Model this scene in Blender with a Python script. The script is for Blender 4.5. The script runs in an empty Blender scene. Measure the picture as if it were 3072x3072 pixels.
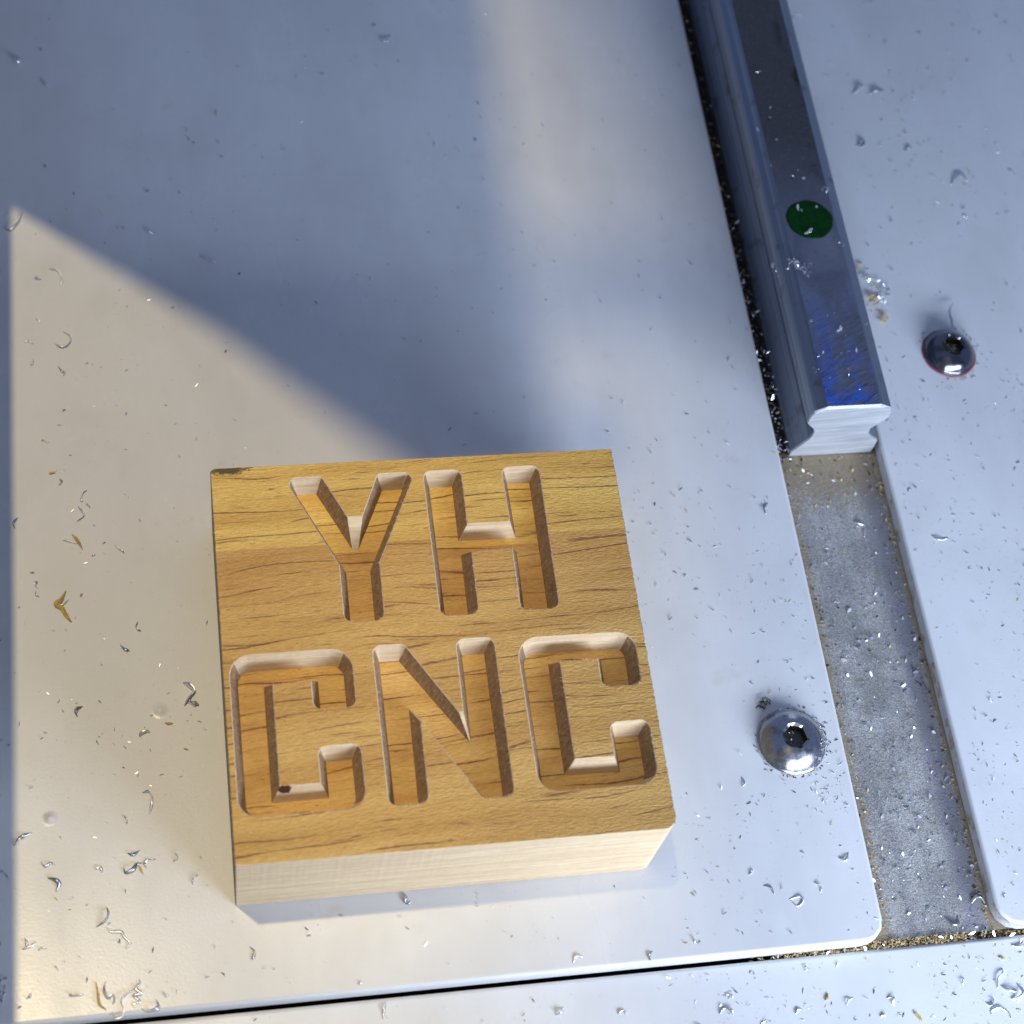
import bpy, math, random
from mathutils import Vector, noise
from mathutils.geometry import delaunay_2d_cdt

MM = 0.001
rnd = random.Random(7)
scene = bpy.context.scene
col = scene.collection

# ------------------------------------------------------------------ camera
cam = bpy.data.cameras.new('camera')
cam.sensor_width = 36.0
cam.lens = 65.257
cam.clip_start, cam.clip_end = 0.01, 20.0
cam.dof.use_dof = True
cam.dof.focus_distance = 0.277
cam.dof.aperture_fstop = 25.0
cam_o = bpy.data.objects.new('camera', cam)
cam_o.location = (-3.463 * MM, -73.494 * MM, 257.665 * MM)
cam_o.rotation_euler = (0.48963, -0.12725, -0.12902)
col.objects.link(cam_o)
scene.camera = cam_o

# ------------------------------------------------------------------ light
world = bpy.data.worlds.new('World')
scene.world = world
world.use_nodes = True
bg = world.node_tree.nodes['Background']
bg.inputs[0].default_value = (0.42, 0.575, 1.0, 1)
bg.inputs[1].default_value = 0.37

def lamp(name, kind, loc, target, power, colour):
    d = bpy.data.lights.new(name, kind)
    d.energy = power
    d.color = colour
    o = bpy.data.objects.new(name, d)
    o.location = [c * MM for c in loc]
    v = Vector(target) - Vector(loc)
    o.rotation_euler = v.to_track_quat('-Z', 'Y').to_euler()
    col.objects.link(o)
    return d

# daylight from the shop window behind the photographer, low and cool
WINDOW = (190.0, -275.0, 132.0)
k = lamp('window_light', 'AREA', WINDOW, (110, 0, 0), 3.2, (0.70, 0.81, 1.0))
k.shape = 'RECTANGLE'
k.size, k.size_y = 0.40, 0.085
# warm beam from high behind the far left
BEAM = (-225.0, 222.0, 1466.0)
s = lamp('warm_beam', 'SPOT', BEAM, (30, 60, 0), 43.0, (1.0, 0.80, 0.43))
s.spot_size = math.radians(22)
s.spot_blend = 0.2
s.shadow_soft_size = 0.024

scene.view_settings.view_transform = 'Standard'
scene.view_settings.look = 'None'
scene.view_settings.gamma = 1
scene.view_settings.exposure = 0.0

# ------------------------------------------------------------------ helpers
def tag(o, label=None, cat=None, group=None, kind=None):
    if label: o['label'] = label
    if cat: o['category'] = cat
    if group: o['group'] = group
    if kind: o['kind'] = kind
    return o

def mesh(name, verts, faces, mats, parent=None, midx=None, smooth=False):
    me = bpy.data.meshes.new(name)
    me.from_pydata([(x * MM, y * MM, z * MM) for x, y, z in verts], [], faces)
    for m in (mats if isinstance(mats, (list, tuple)) else [mats]):
        me.materials.append(m)
    if midx:
        me.polygons.foreach_set('material_index', midx)
    if smooth:
        me.polygons.foreach_set('use_smooth', [True] * len(me.polygons))
    me.update()
    o = bpy.data.objects.new(name, me)
    col.objects.link(o)
    o.parent = parent
    return o

def empty(name, loc=(0, 0, 0)):
    o = bpy.data.objects.new(name, None)
    o.empty_display_size = 0.005
    o.location = [c * MM for c in loc]
    col.objects.link(o)
    return o

class NT:
    """small node helper; every shader works in millimetres of object space"""
    def __init__(self, name):
        self.m = bpy.data.materials.new(name)
        self.m.use_nodes = True
        self.t = self.m.node_tree
        self.b = self.t.nodes['Principled BSDF']
        self.tc = self.t.nodes.new('ShaderNodeTexCoord').outputs['Object']
        self.P = self.vec('SCALE', self.tc, s=1000.0)
    def n(self, kind, **kw):
        nd = self.t.nodes.new(kind)
        for k_, v in kw.items(): setattr(nd, k_, v)
        return nd
    def put(self, sock, v):
        if hasattr(v, 'is_output'): self.t.links.new(v, sock)
        elif isinstance(v, (tuple, list)) and sock.type == 'RGBA' and len(v) == 3: sock.default_value = (*v, 1)
        else: sock.default_value = v
    def vec(self, op, a, b=None, s=None):
        nd = self.n('ShaderNodeVectorMath', operation=op)
        self.put(nd.inputs[0], a)
        if b is not None: self.put(nd.inputs[1], b)
        if s is not None: self.put(nd.inputs['Scale'], s)
        return nd.outputs[1] if op in ('LENGTH', 'DISTANCE', 'DOT_PRODUCT') else nd.outputs[0]
    def mul(self, v): return self.vec('MULTIPLY', self.P, v)
    def math(self, op, a, b=0.0, c=None, clamp=False):
        nd = self.n('ShaderNodeMath', operation=op, use_clamp=clamp)
        self.put(nd.inputs[0], a); self.put(nd.inputs[1], b)
        if c is not None: self.put(nd.inputs[2], c)
        return nd.outputs[0]
    def noise(self, v, scale=1.0, detail=3.0, rough=0.5, dist=0.0):
        nd = self.n('ShaderNodeTexNoise')
        self.put(nd.inputs['Vector'], v)
        nd.inputs['Scale'].default_value = scale
        nd.inputs['Detail'].default_value = detail
        nd.inputs['Roughness'].default_value = rough
        nd.inputs['Distortion'].default_value = dist
        return nd.outputs['Fac']
    def step(self, v, lo, hi, a=0.0, b=1.0):
        nd = self.n('ShaderNodeMapRange', interpolation_type='SMOOTHSTEP')
        self.put(nd.inputs[0], v)
        for i, x in enumerate((lo, hi, a, b)): nd.inputs[i + 1].default_value = x
        return nd.outputs[0]
    def mix(self, f, a, b, mode='MIX'):
        nd = self.n('ShaderNodeMix', data_type='RGBA', blend_type=mode)
        self.put(nd.inputs[0], f); self.put(nd.inputs[6], a); self.put(nd.inputs[7], b)
        return nd.outputs[2]
    def xyz(self, v=None):
        nd = self.n('ShaderNodeSeparateXYZ'); self.put(nd.inputs[0], v or self.P)
        return nd.outputs
    def comb(self, x, y, z):
        nd = self.n('ShaderNodeCombineXYZ')
        for i, q in enumerate((x, y, z)): self.put(nd.inputs[i], q)
        return nd.outputs[0]
    def bump(self, h, dist_mm, strength=1.0):
        nd = self.n('ShaderNodeBump')
        nd.inputs['Strength'].default_value = strength
        nd.inputs['Distance'].default_value = dist_mm * MM
        self.put(nd.inputs['Height'], h)
        self.t.links.new(nd.outputs[0], self.b.inputs['Normal'])
    def set(self, **kw):
        names = dict(color='Base Color', rough='Roughness', metal='Metallic', spec='Specular IOR Level', coat='Coat Weight', coat_rough='Coat Roughness')
        for k_, v in kw.items(): self.put(self.b.inputs[names[k_]], v)
        return self

# ------------------------------------------------------------------ materials
def mat_paint(name, base, dirt=0.25, seed=0.0):
    t = NT(name)
    P = t.vec('ADD', t.P, (seed, seed * .7, 0))
    peel = t.noise(P, 2.6, 2.0)
    fine = t.noise(P, 9.0, 2.0)
    smear = t.noise(t.vec('MULTIPLY', P, (0.05, 0.018, 0.05)), 1.0, 4.0, 0.6)
    stain = t.noise(P, 0.11, 4.0, 0.6)
    c = t.mix(t.step(smear, .42, .62), base, [b * .93 for b in base])
    c = t.mix(t.step(t.noise(P, .035, 4.0, .6), .45, .62), c, t.mix(1.0, c, (.955, .955, .945), 'MULTIPLY'))
    c = t.mix(t.math('MULTIPLY', t.step(stain, .62, .78), dirt), c, (.50, .42, .26))
    scr = t.noise(t.vec('MULTIPLY', P, (2.2, 0.05, 1.0)), 1.0, 2.0, 0.6)
    scr2 = t.noise(P, 0.05, 2.0)
    sm = t.math('MULTIPLY', t.step(scr, .72, .76), t.step(scr2, .52, .6))
    c = t.mix(t.math('MULTIPLY', sm, .16), c, (.40, .42, .45))
    spot = t.noise(P, 1.7, 1.0)
    c = t.mix(t.math('MULTIPLY', t.step(spot, .775, .80), .5), c, (.42, .36, .24))
    t.set(color=c, rough=t.step(smear, .3, .7, .24, .36), spec=.5)
    t.bump(t.math('ADD', peel, t.math('MULTIPLY', fine, .35)), .020, .55)
    return t.m

M_main = mat_paint('white powder coat main', (.74, .745, .75))
M_side = mat_paint('white powder coat side', (.72, .735, .75), .12, 31.0)
M_front = mat_paint('white powder coat front', (.74, .75, .76), .12, 77.0)

def mat_edge():
    t = NT('dusty cut plate edge')
    n1 = t.noise(t.P, 1.6, 5.0, .7)
    n2 = t.noise(t.P, .35, 3.0)
    c = t.mix(t.step(n1, .38, .62), (.30, .27, .22), (.52, .45, .33))
    c = t.mix(t.step(n2, .36, .50), c, (.56, .57, .60))
    t.set(color=c, rough=.85)
    t.bump(n1, .25, 1.0)
    return t.m
M_edge = mat_edge()

def mat_dark():
    t = NT('black gap shade')
    n1 = t.noise(t.P, .9, 4.0)
    t.set(color=t.mix(n1, (.004, .004, .005), (.014, .013, .012)), rough=.7)  # near black colour stands in for the shade down in the gaps
    return t.m
M_dark = mat_dark()

def mat_floor():
    t = NT('worn grey aluminium')
    x = t.xyz()[0]; y = t.xyz()[1]
    grit = t.noise(t.P, 3.4, 5.0, .75)
    patch = t.noise(t.P, .16, 4.0, .6)
    smear = t.noise(t.mul((.7, .05, .5)), 1.0, 3.0)
    c = t.mix(t.step(patch, .35, .65), (.37, .365, .35), (.50, .495, .48))
    c = t.mix(t.math('MULTIPLY', t.step(smear, .45, .7), .4), c, (.26, .27, .30))
    c = t.mix(1.0, c, t.step(t.noise(t.P, 4.0, 4.0, .8), .30, .70, .52, 1.45), 'MULTIPLY')
    bandm = t.math('MULTIPLY', t.math('MULTIPLY', t.step(t.math('ADD', x, t.math('MULTIPLY', smear, 2.0)), 106.2, 108.4), t.step(x, 110.2, 109.0)), .75)
    c = t.mix(bandm, c, (.27, .27, .32))
    # dust caught along both edges and under the cut rail
    d1 = t.step(t.math('SUBTRACT', x, 92.9), 3.2, 0.0)
    d2 = t.step(t.math('SUBTRACT', 110.6, x), 1.3, 0.0)
    d3 = t.step(t.math('SUBTRACT', 69.0, y), 16.0, 0.0)
    d = t.math('MAXIMUM', t.math('MAXIMUM', d1, d2), d3)
    dust = t.step(t.math('ADD', t.math('MULTIPLY', d, .22), grit), .54, .63)
    c = t.mix(t.math('MULTIPLY', dust, .8), c, t.mix(t.noise(t.P, 2.1, 3.0), (.20, .13, .06), (.46, .35, .19)))
    c = t.mix(t.math('MULTIPLY', t.step(grit, .40, .30), .45), c, (.14, .14, .15))
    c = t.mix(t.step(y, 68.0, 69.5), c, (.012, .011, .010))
    t.set(color=c, rough=t.step(patch, .3, .7, .38, .6), metal=.35, spec=.5)
    t.bump(grit, .14, 1.0)
    return t.m
M_floor = mat_floor()

def mat_rail(kind):
    t = NT('rail steel ' + kind)
    x, y, z = t.xyz()
    if kind == 'top':
        big = t.noise(t.mul((.16, .10, .1)), 1.0, 4.0, .65, .6)
        grit = t.noise(t.P, 3.2, 5.0, .75)
        scr = t.noise(t.vec('MULTIPLY', t.comb(t.math('ADD', x, t.math('MULTIPLY', y, .55)), t.math('SUBTRACT', y, t.math('MULTIPLY', x, .55)), z), (.35, 5.0, 1)), 1.0, 2.0)
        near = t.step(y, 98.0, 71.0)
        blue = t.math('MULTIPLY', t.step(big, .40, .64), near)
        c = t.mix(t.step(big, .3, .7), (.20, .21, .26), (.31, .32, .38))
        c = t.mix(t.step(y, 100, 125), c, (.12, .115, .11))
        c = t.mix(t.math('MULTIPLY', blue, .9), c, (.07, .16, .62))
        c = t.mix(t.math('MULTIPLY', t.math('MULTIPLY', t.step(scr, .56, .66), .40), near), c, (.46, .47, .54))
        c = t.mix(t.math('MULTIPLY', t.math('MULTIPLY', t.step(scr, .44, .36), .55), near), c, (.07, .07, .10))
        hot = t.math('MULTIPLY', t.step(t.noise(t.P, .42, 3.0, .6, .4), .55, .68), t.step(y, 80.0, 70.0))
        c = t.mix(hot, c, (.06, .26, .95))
        c = t.mix(t.math('MULTIPLY', t.step(grit, .56, .68), .5), c, (.42, .42, .46))
        c = t.mix(t.math('MULTIPLY', t.step(grit, .40, .30), .7), c, (.05, .05, .06))
        oil = t.math('MULTIPLY', t.step(t.noise(t.mul((.22, .12, .1)), 1.0, 4.0), .52, .62), t.step(x, 103.5, 107.5))
        oil = t.math('MULTIPLY', oil, t.step(y, 110, 122))
        c = t.mix(oil, c, (.03, .022, .012))
        c = t.mix(t.math('MULTIPLY', t.step(t.noise(t.P, 1.1, 2.0), .66, .74), .35), c, (.20, .13, .07))
        t.set(color=c, rough=t.step(grit, .3, .7, .30, .5), metal=.85)
        t.bump(t.math('ADD', t.math('MULTIPLY', scr, .7), grit), .06, .8)
    elif kind == 'side':
        ln = t.noise(t.mul((1.6, .01, 2.6)), 1.0, 3.0, .6)
        bl = t.noise(t.P, .25, 3.0)
        c = t.mix(t.step(ln, .3, .7), (.22, .25, .31), (.34, .37, .44))
        c = t.mix(t.math('MULTIPLY', t.step(bl, .58, .7), .5), c, (.16, .11, .08))
        t.set(color=c, rough=.40, metal=.85)
        t.bump(ln, .03, .5)
    else:
        br = t.noise(t.vec('MULTIPLY', t.comb(t.math('ADD', x, t.math('MULTIPLY', z, -.05)), y, t.math('SUBTRACT', z, t.math('MULTIPLY', x, .10))), (.12, 1.0, 5.0)), 1.0, 4.0, .65)
        c = t.mix(t.step(br, .3, .7), (.40, .415, .44), (.66, .68, .71))
        t.set(color=c, rough=.55, metal=.55)
        t.bump(br, .08, .9)
    return t.m
M_rtop, M_rside, M_rend = mat_rail('top'), mat_rail('side'), mat_rail('end')

def mat_metal(name, base, rough, var=.3):
    t = NT(name)
    n1 = t.noise(t.P, 1.3, 3.0)
    t.set(color=t.mix(n1, [b * (1 - var) for b in base], base), rough=t.step(n1, .3, .7, rough * .8, rough * 1.25), metal=1.0)
    t.bump(t.noise(t.P, 5.0, 3.0), .012, .5)
    return t.m
M_screw = mat_metal('black nickel screw', (.46, .47, .51), .24)
M_screwd = mat_metal('dark screw steel', (.20, .21, .25), .16)
M_sock = mat_metal('dark brown socket', (.20, .18, .14), .35, .6)  # socket colour darker and browner than the bright screw head
M_chip = mat_metal('bright aluminium shaving', (.92, .93, .95), .40, .15)
M_chipd = mat_metal('dull steel shaving', (.58, .61, .66), .36, .3)

def mat_plain(name, c1, c2, rough=.7, sc=1.2, bump=.05):
    t = NT(name)
    n1 = t.noise(t.P, sc, 4.0, .65)
    t.set(color=t.mix(t.step(n1, .32, .68), c1, c2), rough=rough)
    t.bump(n1, bump, .7)
    return t.m
M_green = mat_plain('green paint dot', (.001, .030, .003), (.002, .055, .006), .6, 1.0, .02)
M_green.node_tree.nodes['Principled BSDF'].inputs['Specular IOR Level'].default_value = .12
M_red = mat_plain('red thread locker', (.28, .05, .06), (.40, .12, .12), .55)
M_splint = mat_plain('golden splinter', (.36, .22, .055), (.62, .44, .16), .75, 2.5)
M_dust = mat_plain('sawdust', (.42, .29, .12), (.70, .54, .30), .85, 1.5)
M_dirt = mat_plain('brown grime', (.020, .015, .010), (.10, .07, .04), .85, 1.5)
M_fuzz = mat_plain('wood fibre', (.66, .54, .38), (.78, .68, .52), .8)
M_blocker = mat_plain('light grey added panel', (.42, .43, .45), (.50, .51, .53), .5, .05)  # for the added panels, pale so they bounce light into the shade

H_BLK, DEPTH, DRAFT = 18.72, 3.3, 1.08

def wood_coords(t, slope):
    x, y, z = t.xyz()
    wob = t.noise(t.mul((.035, .09, .05)), 1.0, 2.0)
    y2 = t.math('ADD', t.math('SUBTRACT', y, t.math('MULTIPLY', x, slope)), t.math('ADD', t.math('MULTIPLY', wob, 3.2), t.math('MULTIPLY', z, .8)))
    return x, y, z, t.comb(x, y2, z)

def mat_wood(name, gain, lines):
    t = NT(name)
    x, y, z, G = wood_coords(t, .05)
    V = lambda s_: t.vec('MULTIPLY', G, s_)
    broad = t.noise(V((.018, .20, .2)), 1.0, 3.0, .55)
    band = t.noise(V((.03, .75, .5)), 1.0, 3.0, .6)
    c = t.mix(t.step(broad, .32, .68), (.50, .280, .075), (.64, .405, .125))
    c = t.mix(t.math('MULTIPLY', t.step(band, .48, .72), .22), c, (.44, .235, .065))
    # glued joint between two staves: the far one is yellower
    up = t.step(t.math('ADD', y, t.math('MULTIPLY', t.noise(t.P, .8, 2.0), .25)), 46.25, 46.38)
    c = t.mix(up, c, t.mix(1.0, c, (1.16, 1.24, 1.10), 'MULTIPLY'))
    brown = t.math('MULTIPLY', t.step(y, 30.0, 46.0), t.math('SUBTRACT', 1.0, up))
    c = t.mix(t.math('MULTIPLY', brown, .7), c, t.mix(1.0, c, (.88, .80, .80), 'MULTIPLY'))
    # dark streaks, long and thin
    jag = t.math('MULTIPLY', t.math('SUBTRACT', t.noise(V((1.3, 4.0, 3.0)), 1.0, 2.0), .5), .24)
    gy = t.xyz(G)[1]
    def grain(space, warp, off, thick, lo, hi, bs):
        w_ = t.noise(t.vec('ADD', V((.020, .055, .05)), (off, off * .7, 0)), 1.0, 2.0, .5)
        u = t.math('ADD', t.math('ADD', gy, jag), t.math('ADD', t.math('MULTIPLY', w_, warp), off))
        d_ = t.math('MULTIPLY', t.math('ABSOLUTE', t.math('SUBTRACT', t.math('FRACT', t.math('DIVIDE', u, space)), .5)), space)
        cell = t.math('FLOOR', t.math('DIVIDE', u, space))
        b_ = t.noise(t.comb(t.math('MULTIPLY', x, bs), t.math('MULTIPLY', cell, 3.7), t.math('MULTIPLY', z, .15)), 1.0, 2.0)
        wd = t.math('MULTIPLY', t.step(b_, lo, hi), 1.0)
        return t.math('MULTIPLY', t.step(d_, thick, thick * .35), wd), t.math('MULTIPLY', t.step(d_, thick * 4.5, 0.0), wd)
    m1, h1 = grain(1.75, 8.0, 3.0, .10, .47, .62, .06)
    m3, h3 = grain(2.90, 11.0, 21.0, .17, .52, .66, .085)
    m4, h4 = grain(0.80, 6.0, 47.0, .07, .48, .60, .12)
    c = t.mix(t.math('MULTIPLY', t.math('MAXIMUM', h1, h3), .20), c, (.40, .20, .062))
    c = t.mix(t.math('MULTIPLY', m4, lines * .55), c, (.30, .14, .045))
    c = t.mix(t.math('MULTIPLY', m1, lines), c, (.23, .095, .030))
    c = t.mix(t.math('MULTIPLY', m3, lines), c, (.19, .075, .026))
    s2 = t.noise(V((.16, 3.4, 2.0)), 1.0, 3.0, .6)
    m2 = t.math('MULTIPLY', t.step(s2, .67, .71), t.step(t.noise(V((.1, .4, .2)), 1.0, 2.0), .42, .55))
    c = t.mix(t.math('MULTIPLY', m2, .35), c, (.18, .07, .022))
    fib = t.noise(V((.9, 7.0, 7.0)), 1.0, 3.0, .6)
    mot = t.noise(t.mul((1.6, 3.2, 3.2)), 1.0, 3.0, .6)
    c = t.mix(t.step(fib, .35, .65), t.mix(1.0, c, (.80, .77, .70), 'MULTIPLY'), c)
    c = t.mix(t.math('MULTIPLY', t.step(mot, .55, .72), .35), c, t.mix(1.0, c, (1.15, 1.15, 1.2), 'MULTIPLY'))
    pore = t.noise(V((1.2, 4.5, 4.5)), 1.0, 1.0)
    c = t.mix(t.math('MULTIPLY', t.step(pore, .75, .80), .75), c, (.14, .06, .02))
    # scorched back left corner
    dd = t.vec('DISTANCE', t.vec('MULTIPLY', t.P, (.45, 1.5, 0)), (2.6 * .45, 59.4 * 1.5, 0))
    bn = t.math('ADD', dd, t.math('MULTIPLY', t.noise(t.mul((1.2, 2.6, 2)), 1.0, 4.0, .7), 3.6))
    c = t.mix(t.math('MULTIPLY', t.step(bn, 3.5, 2.7), .88), c, (.030, .022, .014))
    c = t.mix(1.0, c, gain, 'MULTIPLY')
    t.set(color=c, rough=.50, spec=.40)
    t.bump(t.math('ADD', t.math('ADD', fib, t.math('MULTIPLY', mot, 1.6)), t.math('MULTIPLY', t.math('ADD', m2, m1), -1.2)), .11, 1.0)
    return t.m
M_wood = mat_wood('weathered board face', (1.29, 1.31, 1.38), .90)
M_pocket = mat_wood('milled pocket floor sunlit tint', (1.46, 1.47, 1.52), .97)  # lighter tint stands in for direct sunlight on the pocket floors

def mat_cut():
    t = NT('cut wood side paled for window light')
    x, y, z, G = wood_coords(t, .02)
    V = lambda s_: t.vec('MULTIPLY', G, s_)
    ln = t.noise(V((.04, .9, 1.3)), 1.0, 4.0, .65)
    fib = t.noise(V((.7, 5.0, 6.0)), 1.0, 3.0, .6)
    c = t.mix(t.step(ln, .36, .66), (.70, .525, .325), (.82, .65, .43))  # same wood made paler to carry the window light in its colour
    c = t.mix(t.step(fib, .35, .62), t.mix(1.0, c, (.88, .86, .82), 'MULTIPLY'), c)
    s2 = t.noise(V((.12, 2.4, 3.0)), 1.0, 3.0)
    c = t.mix(t.math('MULTIPLY', t.step(s2, .66, .74), .5), c, (.34, .20, .09))
    # torn out knot at the inner corner of the first C
    kd = t.vec('DISTANCE', t.vec('MULTIPLY', t.P, (.80, 1.0, .75)), (7.3 * .80, 10.1, 18.2 * .75))
    kn = t.math('ADD', kd, t.math('MULTIPLY', t.noise(t.P, 1.6, 4.0, .7), 1.3))
    c = t.mix(t.step(kn, 1.50, 1.30), c, (.060, .024, .012))
    t.set(color=c, rough=.62, spec=.3)
    t.bump(t.math('ADD', fib, ln), .06, .8)
    return t.m
M_cut = mat_cut()

def mat_endgrain():
    t = NT('sawn end grain')
    n1 = t.noise(t.P, 2.2, 4.0, .7)
    c = t.mix(t.step(n1, .3, .7), (.20, .15, .09), (.36, .28, .18))
    t.set(color=c, rough=.8)
    t.bump(n1, .15, .8)
    return t.m
M_endg = mat_endgrain()

def mat_endwall():
    t = NT('end grain wall with painted shade')
    sp = t.noise(t.mul((3.0, 3.0, 1.6)), 1.0, 3.0, .7)
    vert = t.noise(t.mul((2.0, 2.0, .25)), 1.0, 3.0, .6)
    c = t.mix(t.step(vert, .3, .7), (.27, .17, .09), (.40, .265, .15))  # end grain brown, darkened further to imitate shade on these walls
    c = t.mix(t.math('MULTIPLY', t.step(sp, .58, .68), .6), c, (.72, .58, .40))
    t.set(color=c, rough=.7, spec=.25)
    t.bump(t.math('ADD', sp, vert), .10, .9)
    return t.m
M_endw = mat_endwall()

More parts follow.
